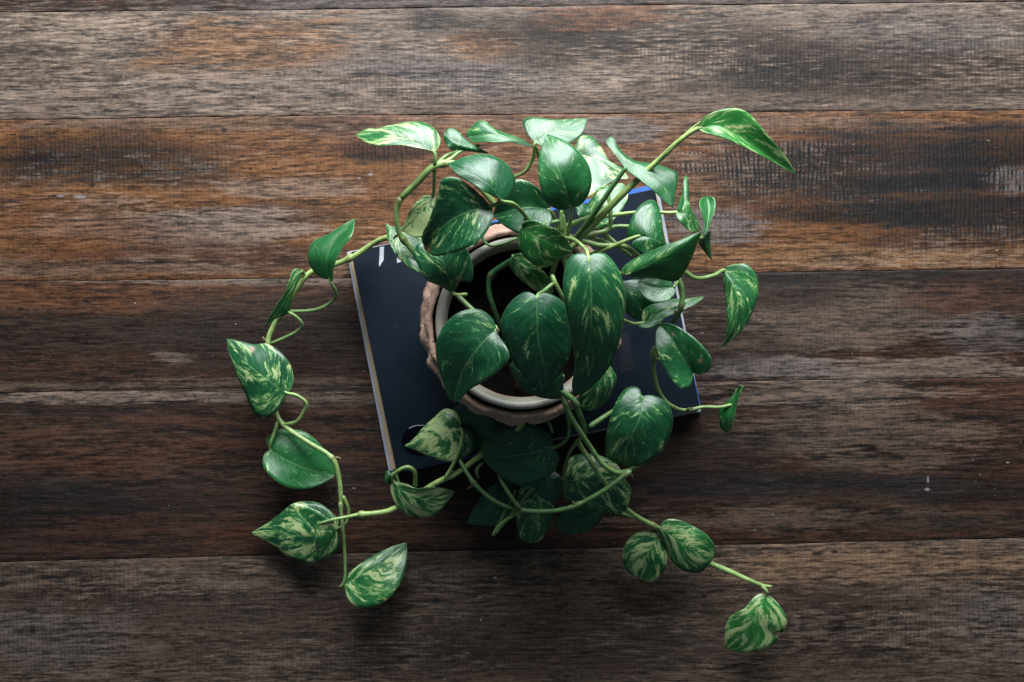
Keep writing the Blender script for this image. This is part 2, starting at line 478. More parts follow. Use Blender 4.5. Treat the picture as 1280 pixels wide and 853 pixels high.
# printed marks on the navy cover (thin flat ink sheets)
INK = paint('pale_print', (0.34, 0.35, 0.40, 1), 0.45, mott=0.2)
GLOSS = paint('glossy_black_print', (0.0010, 0.0015, 0.003, 1), 0.25, spec=0.1)
FADE = paint('dim_print', (0.0065, 0.0085, 0.0125, 1), 0.4)
def decal(name, pts, mat, lift=0.00025):
    bm = bmesh.new()
    vs = []
    inv = b1.matrix_basis.inverted()
    b1z = T3 + lift
    for px, py in pts:
        q = inv @ P(px, py, ZB * 100)
        vs.append(bm.verts.new((q.x, q.y, b1z)))
    f = bm.faces.new(vs)
    if f.normal.z < 0:
        f.normal_flip()
    bm.normal_update()
    me = bpy.data.meshes.new(name); bm.to_mesh(me); bm.free()
    return link(name, me, mat, b1)
decal('printed_mark', [(475, 309), (480, 308.5), (479.5, 325), (474, 334), (473.8, 330)], INK)
decal('printed_mark', [(439.5, 318.5), (445, 316.5), (443, 320.5), (440, 324)], INK)
decal('printed_mark', [(496, 322), (502, 327), (496.5, 329)], INK)
decal('printed_mark', [(530, 362), (534, 360), (534.5, 366), (531, 367)], INK)
decal('printed_panel', [(774, 418), (786, 415), (793, 463), (775, 468)], FADE)
circ = [(525 + 23 * math.cos(a), 551 + 19 * math.sin(a)) for a in np.linspace(0, 2 * math.pi, 40, endpoint=False)]
decal('printed_disc', circ, GLOSS, 0.0003)
arc = [(525 + r * math.cos(a), 551 + r * 0.83 * math.sin(a)) for r, aa in ((23.6, np.linspace(-2.2, -0.9, 14)), (22.6, np.linspace(-0.9, -2.2, 14))) for a in aa]
decal('printed_ring', arc, INK, 0.0005)

# ------------------------------------------------------------------ the potted plant
pc = P(652, 404, 14.6)
plant = empty('potted_plant', (pc.x, pc.y, ZB))
plant['label'] = 'trailing variegated pothos in a cream pot wrapped in brown paper on the magazines'
plant['category'] = 'houseplant'

def lathe(profile, n, wob=None):
    bm = bmesh.new()
    rings = []
    for k, (r, z) in enumerate(profile):
        ring = []
        for j in range(n):
            a = 2 * math.pi * j / n
            rr, zz = (r, z) if wob is None else wob(a, r, z, k)
            ring.append(bm.verts.new((pc.x + rr * math.cos(a), pc.y + rr * math.sin(a), zz)))
        rings.append(ring)
    for a, b in zip(rings[:-1], rings[1:]):
        for j in range(n):
            bm.faces.new((a[j], a[(j + 1) % n], b[(j + 1) % n], b[j]))
    return bm, rings

def mesh_of(bm, name, sm=True):
    bmesh.ops.recalc_face_normals(bm, faces=bm.faces)
    me = bpy.data.meshes.new(name); bm.to_mesh(me); bm.free()
    if sm:
        smooth(me)
    return me

# cream plastic pot with a lip
wp = NT('cream_pot')
tcp = wp.n('ShaderNodeTexCoord').outputs['Object']
sepz = wp.n('ShaderNodeSeparateXYZ'); wp.put(sepz.inputs[0], tcp)
stain = wp.noise(wp.vmath('MULTIPLY', tcp, (60, 60, 20)), 1.0, 4.0, 0.6)
low_bounce = wp.ss(wp.math('ADD', sepz.outputs[2], wp.math('MULTIPLY', wp.math('SUBTRACT', stain, 0.5), 0.02)), 0.122, 0.141, 1.0, 0.0)
pcol = wp.mix(wp.ss(stain, 0.35, 0.7), (0.22, 0.215, 0.175, 1), (0.29, 0.28, 0.23, 1))
pcol = wp.mix(wp.math('MULTIPLY', low_bounce, 0.4), pcol, (0.30, 0.13, 0.06, 1))  # warm orange bounce light painted into the lower pot wall
POT = wp.done(wp.bsdf(pcol, 0.42).outputs[0])
R = 0.0715
bm, rg = lathe([(0.0005, ZB + 0.0012), (0.050, ZB + 0.0012), (0.052, ZB + 0.003), (0.0640, 0.120), (0.0655, 0.132), (R - 0.003, 0.134), (R - 0.0005, 0.137), (R, 0.145),
                (R - 0.001, 0.1468), (R - 0.003, 0.1472), (R - 0.0055, 0.1462), (R - 0.0072, 0.143), (R - 0.0076, 0.137), (R - 0.0084, 0.135), (0.0628, 0.131), (0.0622, 0.100), (0.0005, 0.098)], 96)
child('pot', mesh_of(bm, 'pot'), POT, plant)

# soil
ws = NT('potting_soil')
tcs = ws.n('ShaderNodeTexCoord').outputs['Object']
sn = ws.noise(tcs, 240.0, 5.0, 0.7)
SOIL = ws.done(ws.bsdf(ws.mix(ws.ss(sn, 0.4, 0.75), (0.0012, 0.001, 0.0009, 1), (0.006, 0.004, 0.003, 1)), 0.95, ws.bump(sn, 0.9, 0.003), Specular_IOR_Level=0.1).outputs[0])
def soilw(a, r, z, k):
    x, y = r * math.cos(a), r * math.sin(a)
    return r, z + 0.0035 * mnoise.noise((x * 55, y * 55, 1)) + 0.003 * mnoise.noise((x * 150, y * 150, 3))
bm, rg = lathe([(0.0004 + 0.0622 * k / 26, 0.119) for k in range(27)], 90, soilw)
child('soil', mesh_of(bm, 'soil'), SOIL, plant)
# bark crumbs lying in the soil
bm = bmesh.new()
for k in range(150):
    a, r = rng.uniform(0, 6.283), 0.056 * math.sqrt(rng.random())
    m = bmesh.ops.create_icosphere(bm, subdivisions=1, radius=rng.uniform(0.001, 0.0032))
    s = Vector((rng.uniform(.6, 1.5), rng.uniform(.5, 1.2), rng.uniform(.4, .8)))
    for v in m['verts']:
        v.co = Vector((v.co.x * s.x * rng.uniform(.8, 1.2) + pc.x + r * math.cos(a), v.co.y * s.y * rng.uniform(.8, 1.2) + pc.y + r * math.sin(a), v.co.z * s.z + 0.1205))
o = child('bark_crumbs', mesh_of(bm, 'bark_crumbs', False), paint('bark', (0.008, 0.005, 0.0035, 1), 0.9, spec=0.1, mott=0.5, scale=200), plant)
o['kind'] = 'stuff'

# crumpled brown paper round the pot
wk = NT('kraft_paper')
tck = wk.n('ShaderNodeTexCoord').outputs['Object']
kn = wk.noise(tck, 55.0, 5.0, 0.65)
kf = wk.noise(tck, 700.0, 2.0, 0.5)
kc = wk.mix(wk.ss(kn, 0.3, 0.7), (0.31, 0.185, 0.135, 1), (0.44, 0.290, 0.222, 1))
kb = wk.math('ADD', kn, wk.math('MULTIPLY', kf, 0.15))
vor = wk.n('ShaderNodeTexVoronoi', feature='DISTANCE_TO_EDGE'); wk.put(vor.inputs['Vector'], tck); vor.inputs['Scale'].default_value = 75
crease = wk.ss(vor.outputs['Distance'], 0.0, 0.12)
KRAFT = wk.done(wk.bsdf(kc, 0.75, wk.bump(wk.math('ADD', kb, wk.math('MULTIPLY', crease, 0.4)), 0.5, 0.0016)).outputs[0])
NP = 220
WRAPK = [(0.0600, ZB + 0.0006), (0.0655, ZB + 0.0010), (0.0690, 0.036), (0.0705, 0.052), (0.0715, 0.068), (0.0735, 0.084), (0.0740, 0.098), (0.0765, 0.110), (0.0790, 0.119),
         (0.0815, 0.1245), (0.0822, 0.1290), (0.0806, 0.1325), (0.0780, 0.1335), (0.0772, 0.1352), (0.0788, 0.1380), (0.0780, 0.1412), (0.0758, 0.1426), (0.0742, 0.1410), (0.0736, 0.1370)]
WRAP = [tuple(q) for q in crom(WRAPK, 64)]
def crinkle(a, u, f, sd):
    n = mnoise.noise((math.cos(a) * f + u * f * 0.25, math.sin(a) * f - u * f * 0.2, u * f * 0.55 + sd))
    return 1 - 2.2 * abs(n)                       # sharp ridges between hollow facets
def wrapw(a, r, z, k):
    u = k / 63
    f = min(1, max(0, (k - 4) / 14)) * (1.0 if k < 54 else max(0.25, 1 - (k - 54) / 11))
    d = 0.0028 * crinkle(a, u * 2.2, 3.2, 1.0) + 0.0027 * crinkle(a, u * 2.2, 6.5, 5.0) + 0.0007 * crinkle(a, u * 2.2, 15.0, 9.0)
    lobe = 0.0065 * math.exp(-((a - 3.05) / 0.5) ** 2) + 0.0018 * math.sin(3 * a + 0.8)
    zz = z + f * (0.0022 * crinkle(a, u, 4.0, 3.0) - 0.001)
    rad = r + f * (d + lobe * (1.0 if k < 42 else max(0.0, 1 - (k - 42) / 10)) - 0.0012)
    return max(rad, 0.0733 if zz > 0.128 else 0.0), min(zz, 0.1445)
bm, rg = lathe(WRAP, NP, wrapw)
me = mesh_of(bm, 'paper_wrap', True)
o = child('paper_wrap', me, KRAFT, plant)
md = o.modifiers.new('thick', 'SOLIDIFY'); md.thickness = 0.0004; md.offset = 1

# ---- stems
ws = NT('stem_skin')
at = ws.n('ShaderNodeAttribute', attribute_name='tone').outputs['Fac']
tcs = ws.n('ShaderNodeTexCoord').outputs['Object']
sn = ws.noise(tcs, 90.0, 3.0, 0.6)
sc_ = ws.mix(at, (0.010, 0.088, 0.034, 1), (0.34, 0.47, 0.15, 1))
f = ws.ss(sn, 0.3, 0.7, 0.72, 1.25)
sc_ = ws.mix(1.0, sc_, ws.comb(f, f, f), 'MULTIPLY')
brown = ws.n('ShaderNodeAttribute', attribute_name='scar').outputs['Fac']
sc_ = ws.mix(ws.math('MULTIPLY', brown, 0.8), sc_, (0.11, 0.060, 0.032, 1))
STEM = ws.done(ws.bsdf(sc_, 0.38, ws.bump(sn, 0.2, 0.0008), Specular_IOR_Level=0.4, Subsurface_Weight=0.15, Subsurface_Radius=(0.004, 0.006, 0.002), Subsurface_Scale=0.3).outputs[0])

def tube(path, r0, r1, tone0=0.4, tone1=None, nodes=(), sides=9, step=2.2, flat=1.0, bulge=None):
    """path of (px, py, zcm); radii in mm; nodes = swollen ring positions as fractions of the length"""
    pts = [tuple(P(*p)) for p in path]
    L = sum((Vector(a) - Vector(b)).length for a, b in zip(pts[:-1], pts[1:]))
    n = max(6, int(L / (step * 0.001)))
    c = crom(pts, n + 1)
    tone1 = tone0 if tone1 is None else tone1
    bm = bmesh.new()
    rings, tones, scars = [], [], []
    up = Vector((0.1, 0.2, 1)).normalized()
    for i in range(n + 1):
        t = (Vector(c[min(i + 1, n)]) - Vector(c[max(i - 1, 0)])).normalized()
        up = (up - t * up.dot(t))
        if up.length < 1e-4:
            up = t.orthogonal()
        up.normalize()
        sd = t.cross(up)
        u = i / n
        r = (r0 + (r1 - r0) * u) * 0.001
        scar = 0.0
        for q in nodes:
            e = math.exp(-((u - q) * L / 0.0028) ** 2)
            r *= 1 + 0.38 * e
            scar = max(scar, math.exp(-((u - q) * L / 0.0013) ** 2))
        if bulge:
            r *= 1 + bulge * math.sin(math.pi * u)
        if i == 0 or i == n:
            r *= 0.6
        r *= 1 + 0.06 * mnoise.noise((c[i][0] * 90, c[i][1] * 90, c[i][2] * 90))
        ring = []
        for j in range(sides):
            a = 2 * math.pi * j / sides
            ring.append(bm.verts.new(Vector(c[i]) + sd * (r * math.cos(a)) + up * (r * flat * math.sin(a))))
        rings.append(ring)
        tones += [tone0 + (tone1 - tone0) * u] * sides
        scars += [scar] * sides
    for a, b in zip(rings[:-1], rings[1:]):
        for j in range(sides):
            bm.faces.new((a[j], a[(j + 1) % sides], b[(j + 1) % sides], b[j]))
    bm.faces.new(list(reversed(rings[0]))); bm.faces.new(rings[-1])
    bm.verts.index_update()
    me = mesh_of(bm, 'stem')
    for nm, d in (('tone', tones), ('scar', scars)):
        a_ = me.attributes.new(nm, 'FLOAT', 'POINT'); a_.data.foreach_set('value', d)
    return me

# ---- leaf material
w = NT('pothos_leaf')
uv = w.n('ShaderNodeAttribute', attribute_name='leafuv').outputs['Vector']
sep = w.n('ShaderNodeSeparateXYZ'); w.put(sep.inputs[0], uv)
S_, V_, W_ = sep.outputs                     # along the veins' roots, signed across, half width in m
vari = w.n('ShaderNodeAttribute', attribute_name='vari').outputs['Fac']
seed = w.n('ShaderNodeAttribute', attribute_name='seed').outputs['Fac']
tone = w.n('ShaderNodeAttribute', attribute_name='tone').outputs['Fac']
brownt = w.n('ShaderNodeAttribute', attribute_name='brown').outputs['Fac']
av = w.math('ABSOLUTE', V_)
sg = w.math('SIGN', V_)
zz = w.math('ADD', w.math('MULTIPLY', seed, 13.7), w.math('MULTIPLY', sg, 3.1))
wob_ = w.noise(w.comb(w.math('MULTIPLY', S_, 3.0), w.math('MULTIPLY', av, 2.2), zz), 1.0, 3.0, 0.6)
Q_ = w.math('ADD', w.math('MULTIPLY_ADD', av, -0.36, S_), w.math('MULTIPLY', w.math('SUBTRACT', wob_, 0.5), 0.22))          # veins sweep forward from the midrib
co = lambda a, b: w.comb(w.math('MULTIPLY', Q_, a), w.math('MULTIPLY', av, b), zz)
n1 = w.noise(co(6.5, 1.3), 1.0, 4.0, 0.55)
n2 = w.noise(co(26.0, 3.6), 1.0, 5.0, 0.66)
n3 = w.noise(co(60.0, 22.0), 1.0, 3.0, 0.6)
wa = w.math('MULTIPLY_ADD', vari, 0.55, 0.26)
wb = w.math('MULTIPLY_ADD', vari, -0.50, 0.70)
tot = w.math('ADD', w.math('ADD', w.math('MULTIPLY', n1, wa), w.math('MULTIPLY', n2, wb)), w.math('MULTIPLY', n3, 0.13))
th = w.math('SUBTRACT', 0.70, w.math('MULTIPLY', vari, 0.215))
d = w.math('SUBTRACT', tot, th)
m1 = w.ss(d, 0.0, 0.045)                     # cream heart of a streak
m0 = w.ss(d, -0.045, 0.012)                  # pale green around it
spk = w.ss(w.math('ADD', w.math('MULTIPLY', n3, 0.6), w.math('MULTIPLY', n2, 0.4)), 0.62, 0.68)
gvar = w.ss(w.noise(co(4.0, 1.6), 1.0, 2.0, 0.5), 0.3, 0.7)
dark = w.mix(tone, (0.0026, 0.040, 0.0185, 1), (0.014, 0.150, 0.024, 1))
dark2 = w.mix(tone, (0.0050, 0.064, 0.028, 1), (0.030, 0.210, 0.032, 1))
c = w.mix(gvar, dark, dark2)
c = w.mix(w.math('MULTIPLY', m0, 0.62), c, (0.085, 0.275, 0.066, 1))
c = w.mix(w.math('MULTIPLY', m1, 0.72), c, (0.500, 0.560, 0.270, 1))
c = w.mix(w.math('MULTIPLY', spk, w.math('MULTIPLY', vari, 0.45)), c, (0.30, 0.42, 0.15, 1))
# midrib and rim, in real millimetres
dist_mid = w.math('MULTIPLY', av, W_)
rib = w.ss(dist_mid, 0.0003, 0.0011, 1.0, 0.0)
c = w.mix(w.math('MULTIPLY', rib, 0.32), c, (0.16, 0.32, 0.12, 1))
dist_rim = w.math('MULTIPLY', w.math('SUBTRACT', 1.0, av), W_)
rim = w.ss(dist_rim, 0.0001, 0.0006, 1.0, 0.0)
c = w.mix(w.math('MULTIPLY', rim, 0.22), c, (0.30, 0.44, 0.24, 1))
# side veins
vw = w.math('SINE', w.math('ADD', w.math('MULTIPLY', Q_, 62.0), w.math('ADD', w.math('MULTIPLY', n1, 5.0), seed)))
vein = w.ss(vw, 0.80, 1.0)
c = w.mix(w.math('MULTIPLY', vein, 0.10), c, (0.10, 0.28, 0.12, 1))
fleck = w.ss(w.noise(w.comb(w.math('MULTIPLY', S_, 46.0), w.math('MULTIPLY', V_, 19.0), zz), 1.0, 1.0, 0.5), 0.755, 0.79)
c = w.mix(w.math('MULTIPLY', fleck, 0.55), c, (0.34, 0.38, 0.24, 1))
c = w.mix(brownt, c, (0.30, 0.19, 0.12, 1))
h = w.math('ADD', w.math('MULTIPLY', vw, 0.09), w.math('MULTIPLY', n2, 1.0))
h = w.math('SUBTRACT', h, w.math('MULTIPLY', rib, 0.9))
h = w.math('ADD', h, w.math('MULTIPLY', n3, 0.35))
nm = w.bump(h, 0.22, 0.0010)
rgh = w.ss(n2, 0.3, 0.7, 0.28, 0.42)
pb = w.bsdf(c, rgh, nm, Specular_IOR_Level=0.62)
tr = w.n('ShaderNodeBsdfTranslucent')
w.put(tr.inputs['Color'], w.mix(1.0, c, (1.5, 1.7, 0.7, 1), 'MULTIPLY'))
w.put(tr.inputs['Normal'], nm)
mx = w.n('ShaderNodeMixShader'); mx.inputs[0].default_value = 0.20
w.t.links.new(pb.outputs[0], mx.inputs[1]); w.t.links.new(tr.outputs[0], mx.inputs[2])
LEAF = w.done(mx.outputs[0])

NS, NV = 30, 7
leaf_id = 0
bare = []
def leaf(mid, A, B, zA, zB, vari=0.4, tone=0.3, pet=None, pr=(1.7, 1.5), ptone=(0.45, 0.3), bulge=0.02, brown=None, wave=1.7, name='leaf'):
    """mid: (px,py,zcm) from base to tip; A, B: the two outlines in pixels, base side first (the tip is added);
    zA, zB: height of the rim relative to the midrib in cm at the widest place"""
    global leaf_id
    leaf_id += 1
    sd = leaf_id * 1.37
    L = random.Random(leaf_id * 77)
    c = crom(mid, 200)
    base2, tip2 = c[0, :2], c[-1, :2]
    sides = []
    for O, ze in ((A, zA), (B, zB)):
        o = crom([tuple(base2)] + list(O) + [tuple(tip2)], NS + 1)
        sides.append((o, ze))
    verts, uvs, brn = [], [], []
    idx = {}
    def add(px, py, z, s, v, wd):
        verts.append(tuple(P(px, py, max(z, 0.12))))
        uvs.append((s, v, wd))
        b = 0.0
        if brown:
            for bx, by, br in brown:
                dd = math.hypot(px - bx, py - by) + 1.6 * mnoise.noise((px * .5, py * .5, 0))
                b = max(b, min(1, max(0, (br - dd) / 1.5)))
        brn.append(b)
        return len(verts) - 1
    um = [0.97 * ((i / NS) ** 1.18) + 0.03 * (i / NS) for i in range(NS + 1)]
    mids = [c[min(199, int(round(u * 199)))] for u in um]
    mi = [add(m[0], m[1], m[2], i / NS, 0.0, 0.03) for i, m in enumerate(mids)]
    ph = L.uniform(0, 6.28)
    faces = []
    for si, (o, ze) in enumerate(sides):
        sgn = 1 if si == 0 else -1
        wid = [math.hypot(o[i][0] - mids[i][0], o[i][1] - mids[i][1]) for i in range(NS + 1)]
        wmax = max(max(wid), 1e-3)
        grid = []
        for i in range(NS + 1):
            row = [mi[i]]
            wd = wid[i] / wmax
            real = wid[i] * 0.00068
            if i not in (0, NS):
                for j in range(1, NV + 1):
                    f = j / NV
                    px = mids[i][0] + (o[i][0] - mids[i][0]) * f
                    py = mids[i][1] + (o[i][1] - mids[i][1]) * f
                    z = mids[i][2] + ze * wd * (f ** 1.35)
                    z += bulge * wid[i] * 0.068 * math.sin(math.pi * f ** 0.8) * 1.0     # each half is cushioned
                    z += wave * 0.10 * wd * f * f * math.sin(i / NS * 11.0 + ph + 2.2 * si)
                    z += wave * 0.05 * mnoise.noise((px * 0.06, py * 0.06, sd))
                    row.append(add(px, py, z, i / NS, sgn * f, max(real, 0.002)))
            grid.append(row)
        for i in range(NS):
            a, b = grid[i], grid[i + 1]
            for j in range(NV):
                a0 = a[min(j, len(a) - 1)]; a1 = a[min(j + 1, len(a) - 1)]
                b0 = b[min(j, len(b) - 1)]; b1 = b[min(j + 1, len(b) - 1)]
                q = []
                for k in (a0, a1, b1, b0):
                    if k not in q:
                        q.append(k)
                if len(q) >= 3:
                    faces.append(q if si == 0 else q[::-1])
    me = bpy.data.meshes.new(name)
    me.from_pydata(verts, [], faces)
    me.update()
    # make faces look up
    s = sum(p.normal.z * p.area for p in me.polygons)
    if s < 0:
        me.flip_normals()
    smooth(me)
    n = len(verts)
    a_ = me.attributes.new('leafuv', 'FLOAT_VECTOR', 'POINT'); a_.data.foreach_set('vector', [q for t in uvs for q in t])
    for nm_, val in (('vari', vari), ('seed', sd), ('tone', tone)):
        a_ = me.attributes.new(nm_, 'FLOAT', 'POINT'); a_.data.foreach_set('value', [val] * n)
    a_ = me.attributes.new('brown', 'FLOAT', 'POINT'); a_.data.foreach_set('value', brn)
    o = child(name, me, LEAF, plant)
    md = o.modifiers.new('thick', 'SOLIDIFY'); md.thickness = 0.0003; md.offset = -1
    if pet is None:
        bare.append((o, tuple(c[10]), tuple(mid[0])))
    if pet:
        path = [tuple(mid[0])] + list(pet)
        # run the stalk a little way into the midrib
        m1 = c[12]
        path = [(m1[0], m1[1], m1[2] - 0.12), (mid[0][0], mid[0][1], mid[0][2] - 0.08)] + list(pet)
        pm = tube(path, pr[0] * 0.8, pr[1] * 1.15, ptone[0], ptone[1])
        sub('petiole', pm, STEM, o)
    return o

def stem(path, r0, r1, t0=0.4, t1=None, nodes=(), **kw):
    return child('stem', tube(path, r0, r1, t0, t1, nodes, **kw), STEM, plant)

CR = (700, 312, 13.0)      # where the crown leaves the soil

# ---- upper left group
leaf([(542.5, 190, 18.6), (519, 178, 18.6), (495.6, 170.5, 18.2), (477, 166, 17.6), (444, 168.7, 16.4)],
     [(547, 187), (551, 174.5), (542.5, 160.5), (531, 153.5), (519, 152), (502.7, 154), (481.6, 158), (468.7, 161), (464, 160), (456, 162)],
     [(535.5, 187.5), (519, 184.5), (500, 181.6), (474.5, 182), (459, 179), (449, 173)], -1.1, 0.4, .62, .35,
     pet=[(544, 198, 18.4), (543, 207, 18.1)])
leaf([(573, 188, 17.6), (566, 178, 17.8), (556, 165, 17.0)],
     [(590, 190), (611, 192), (594, 182.5), (583.4, 175), (570, 162), (562, 160)],
     [(564.6, 188.6), (558, 180), (554, 171)], -.9, -.2, .25, .2, pet=[(558, 195, 17.4), (545, 206, 17.9)])
leaf([(668, 183, 17.5), (641, 175, 17.8), (612, 168, 17.6), (584, 171, 16.8)],
     [(651, 173), (628, 165), (616, 159), (609, 153), (598.6, 151), (590.4, 158), (583, 166)],
     [(660, 183.5), (641, 178.5), (622, 178), (605.6, 177.5), (590.4, 178)], -.8, .3, .35, .35,
     pet=[(675, 200, 16.5), (690, 240, 14.5)])
leaf([(669, 179, 19.4), (684, 167, 19.1), (705, 160, 18.6), (734, 148, 17.6)],
     [(662, 172), (655, 160), (653, 152), (657.6, 147.6), (673, 147), (687, 149), (705.6, 149.5), (722, 148.5)],
     [(676, 182), (690, 187), (710, 180), (727, 168.7)], -.7, 0.6, .45, .3,
     pet=[(667, 195, 18.4), (657, 214, 17.4), (640, 223, 16.6), (622, 235, 16)], ptone=(.75, .6))
leaf([(718, 190, 16.6), (745, 199, 17.2), (765, 211, 17.6), (787, 224, 17.6)],
     [(720, 180), (727, 170), (738.5, 170.5), (748, 179), (755, 190), (761, 200), (778, 211)],
     [(706, 205), (712, 230), (730, 247), (746, 240), (770, 225)], -1.1, 1.5, .6, .3,
     pet=[(712, 215, 15.5), (705, 270, 14)])
leaf([(713.5, 259, 23.0), (707, 236, 24.2), (699, 213, 24.6), (692, 190, 24.0), (684.5, 167.5, 22.6)],
     [(705, 263), (690, 259), (679, 244), (672.5, 219), (673.5, 196), (679.5, 177)],
     [(724, 258), (736, 243), (739.8, 225), (735, 205), (722, 188), (704, 175)], -.4, -.9, .30, .38,
     pet=[(714, 268, 21.5), (712, 282, 18.5), (706, 310, 14)], ptone=(.5, .35))
leaf([(627.4, 251, 22.8), (613, 233, 23.2), (597.5, 221.7, 23.2), (577, 211.5, 22.6), (559, 204.5, 21.4)],
     [(634, 248), (642, 237), (644.4, 225), (641, 216), (631.5, 203), (615, 194.5), (598.6, 192.4), (582, 196), (570, 200.5)],
     [(613, 244), (593, 232), (574, 220.5)], -1.5, .1, .14, .12,
     pet=[(640, 254, 22), (652, 264, 20.5), (668, 285, 17), (690, 308, 13.5)], ptone=(.55, .5))
leaf([(613.6, 258, 21.8), (590, 263, 22.0), (562, 276, 21.2), (543, 295, 20.0), (531, 313, 18.4)],
     [(607, 250), (590, 235), (570, 222), (552, 224), (549, 236), (544, 252), (535, 278), (527, 296)],
     [(616.5, 264), (615, 277), (601, 299), (578, 312.5), (555, 319), (541, 320)], 1.1, .9, .40, .12,
     pet=[(628, 253, 21.4), (645, 259, 20.5), (660, 275, 18), (684, 305, 14)], ptone=(.6, .5), brown=[(531, 312, 6)])
leaf([(566, 366.5, 16.2), (558, 340, 17.4), (550, 316, 17.4), (541, 298, 16.4)],
     [(558.6, 363), (549, 357.5), (535, 351.5), (527, 342), (521.7, 330), (515.5, 318.7), (521, 306)],
     [(569, 362), (572, 346), (580, 349), (587, 354), (591, 347), (591, 335), (588, 321), (580, 307), (563, 299)], -.5, .5, .38, .15,
     pet=[(572, 369, 16.4), (584, 368, 16.2)], ptone=(.95, .9), brown=[(574, 350, 4)])
leaf([(541, 246, 15.5), (528, 262, 15.7), (513, 280, 15.0), (501, 289, 14.4)],
     [(533, 244), (522, 251), (513, 262), (507, 275)],
     [(552, 255), (552, 275), (538, 293), (520, 297)], -.5, .2, .78, .3,
     pet=[(543, 228, 17), (543, 208, 17.9)], ptone=(.35, .4))
leaf([(489, 284, 12.0), (499, 306, 13.0), (511, 327, 13.8), (524, 341, 14.0)],
     [(483, 279), (482.5, 290), (486, 303), (496, 320), (510, 333.5)],
     [(503, 284), (525, 296), (535, 318), (532, 335)], -.2, -.3, .55, .35)
leaf([(598, 290, 15.5), (590, 300, 15.3), (578, 310, 15)], [(586, 290), (577, 298)], [(600, 298), (592, 308)], -.3, .1, .3, .4)
# ---- centre
leaf([(686, 262, 17.6), (660, 259, 18.2), (640, 263, 18.0), (616, 269, 17.0)],
     [(689, 254), (676, 238), (665.5, 230), (654, 225), (644.5, 225), (632, 235), (622, 250)],
     [(690, 274), (682, 292), (660, 296), (641, 289), (628, 281)], .8, .7, .25, .14, pet=[(694, 275, 16.5), CR])
leaf([(652, 286, 20.6), (675, 298, 21.2), (696, 307, 20.8), (717, 315, 19.8)],
     [(653, 279), (665, 275.5), (685, 282), (704, 294)],
     [(647, 294), (648, 308.5), (656.6, 322.6), (676, 335), (690, 331.5), (704, 321)], .5, -1.3, .48, .75)
leaf([(641, 321, 18.0), (658, 337, 18.4), (675, 351, 17.8), (693, 366, 16.8)],
     [(651, 317), (673.5, 334), (687, 350)], [(637, 332), (642.5, 342), (659, 356), (676, 367.5)], .2, -.9, .55, .5)
leaf([(735, 320, 24.4), (738, 345, 24.9), (739.5, 375, 24.7), (738.5, 408, 23.8), (732.5, 449, 21.8), (718, 497, 18.9)],
     [(727, 316.5), (713, 321), (705, 341), (704, 364), (709.5, 398), (715.7, 426), (718.5, 460), (714.5, 482)],
     [(743, 317), (755, 316.6), (769, 330), (779, 353), (782.6, 378.5), (778.5, 406), (773, 432), (761, 460), (741, 483)], -.6, -1.0, .34, .2,
     pet=[(731, 311, 21.5), (718, 300, 19), (704, 297, 16)], ptone=(.7, .6))
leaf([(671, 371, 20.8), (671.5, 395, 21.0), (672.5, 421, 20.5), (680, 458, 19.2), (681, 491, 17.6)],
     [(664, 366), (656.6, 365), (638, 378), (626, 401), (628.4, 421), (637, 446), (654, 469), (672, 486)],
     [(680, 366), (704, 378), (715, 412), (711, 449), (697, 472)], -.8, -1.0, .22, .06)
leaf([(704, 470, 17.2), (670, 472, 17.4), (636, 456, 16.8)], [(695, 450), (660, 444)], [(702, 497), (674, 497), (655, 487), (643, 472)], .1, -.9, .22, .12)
leaf([(621, 411.5, 18.8), (606, 425, 19.2), (592, 442, 19.0), (577.5, 464, 17.8), (566, 504, 15.8)],
     [(616, 399), (600, 387), (577.5, 389), (560, 401), (546.6, 423.5), (545, 446), (552, 474), (560.5, 497)],
     [(623, 419), (631, 430), (636.6, 446), (628, 460), (605.7, 477), (586, 488), (573, 502)], -.2, .9, .27, .10,
     pet=[(606, 400, 17.8), (588, 385, 17), (572, 370, 16.4)], ptone=(.5, .35), pr=(1.9, 1.9))
# ---- upper right group
leaf([(872, 161, 24.4), (890, 157, 25.0), (907, 160, 24.9), (937.6, 179, 23.8), (965.7, 199, 22.2), (996, 218.5, 20.2)],
     [(875.7, 151), (887, 142.5), (904, 137), (920.7, 135.5), (935, 141), (951.6, 159), (968.5, 179), (983, 197)],
     [(880, 166), (892.5, 169.5), (915, 176.5), (937.6, 187.5), (963, 200.5), (982.6, 211.5)], .3, .5, .52, 1.0,
     pet=[(860, 168, 24), (845, 180, 23.4), (825, 199, 22.2), (800, 222, 21), (765, 256, 19.4), (738, 284, 17.4), (716, 303, 15)], pr=(2.0, 3.2), ptone=(.8, 1.0))
leaf([(760, 172, 19.6), (780, 197, 20.8), (804, 212, 21.6), (826, 229, 22.0), (841, 260, 22.2)],
     [(766, 171), (775, 187), (794.5, 201), (814, 204), (834, 210), (846.5, 217), (846, 233)],
     [(757.5, 177), (769, 194), (783, 213), (800, 225), (817, 239), (831, 252.5)], -.6, .4, .22, .35, pet=())
stem([(783, 209, 21.3), (768, 230, 20.6), (750, 256, 19.4), (733, 281, 17.5), (714, 306, 15)], 1.7, 3.0, .12, .25)
stem([(876, 152, 24.2), (862, 163, 24.0), (846, 180, 23.5), (832, 194, 22.7)], .5, 1.5, .6, .7)
leaf([(846, 265.5, 13.6), (857, 268, 14.0), (867, 276, 13.6), (877, 287, 12.4)],
     [(848, 254), (852.5, 240), (855, 223), (858.5, 219), (861, 228), (860.5, 243), (862, 258), (870, 272)],
     [(845, 269), (850, 277), (856, 284.5), (867, 291)], -1.2, .2, .4, .4,
     pet=[(835, 266, 13.6), (808, 265, 13.8), (775, 268, 13.6), (748, 274, 13.2), (715, 300, 13)], ptone=(.8, .6))
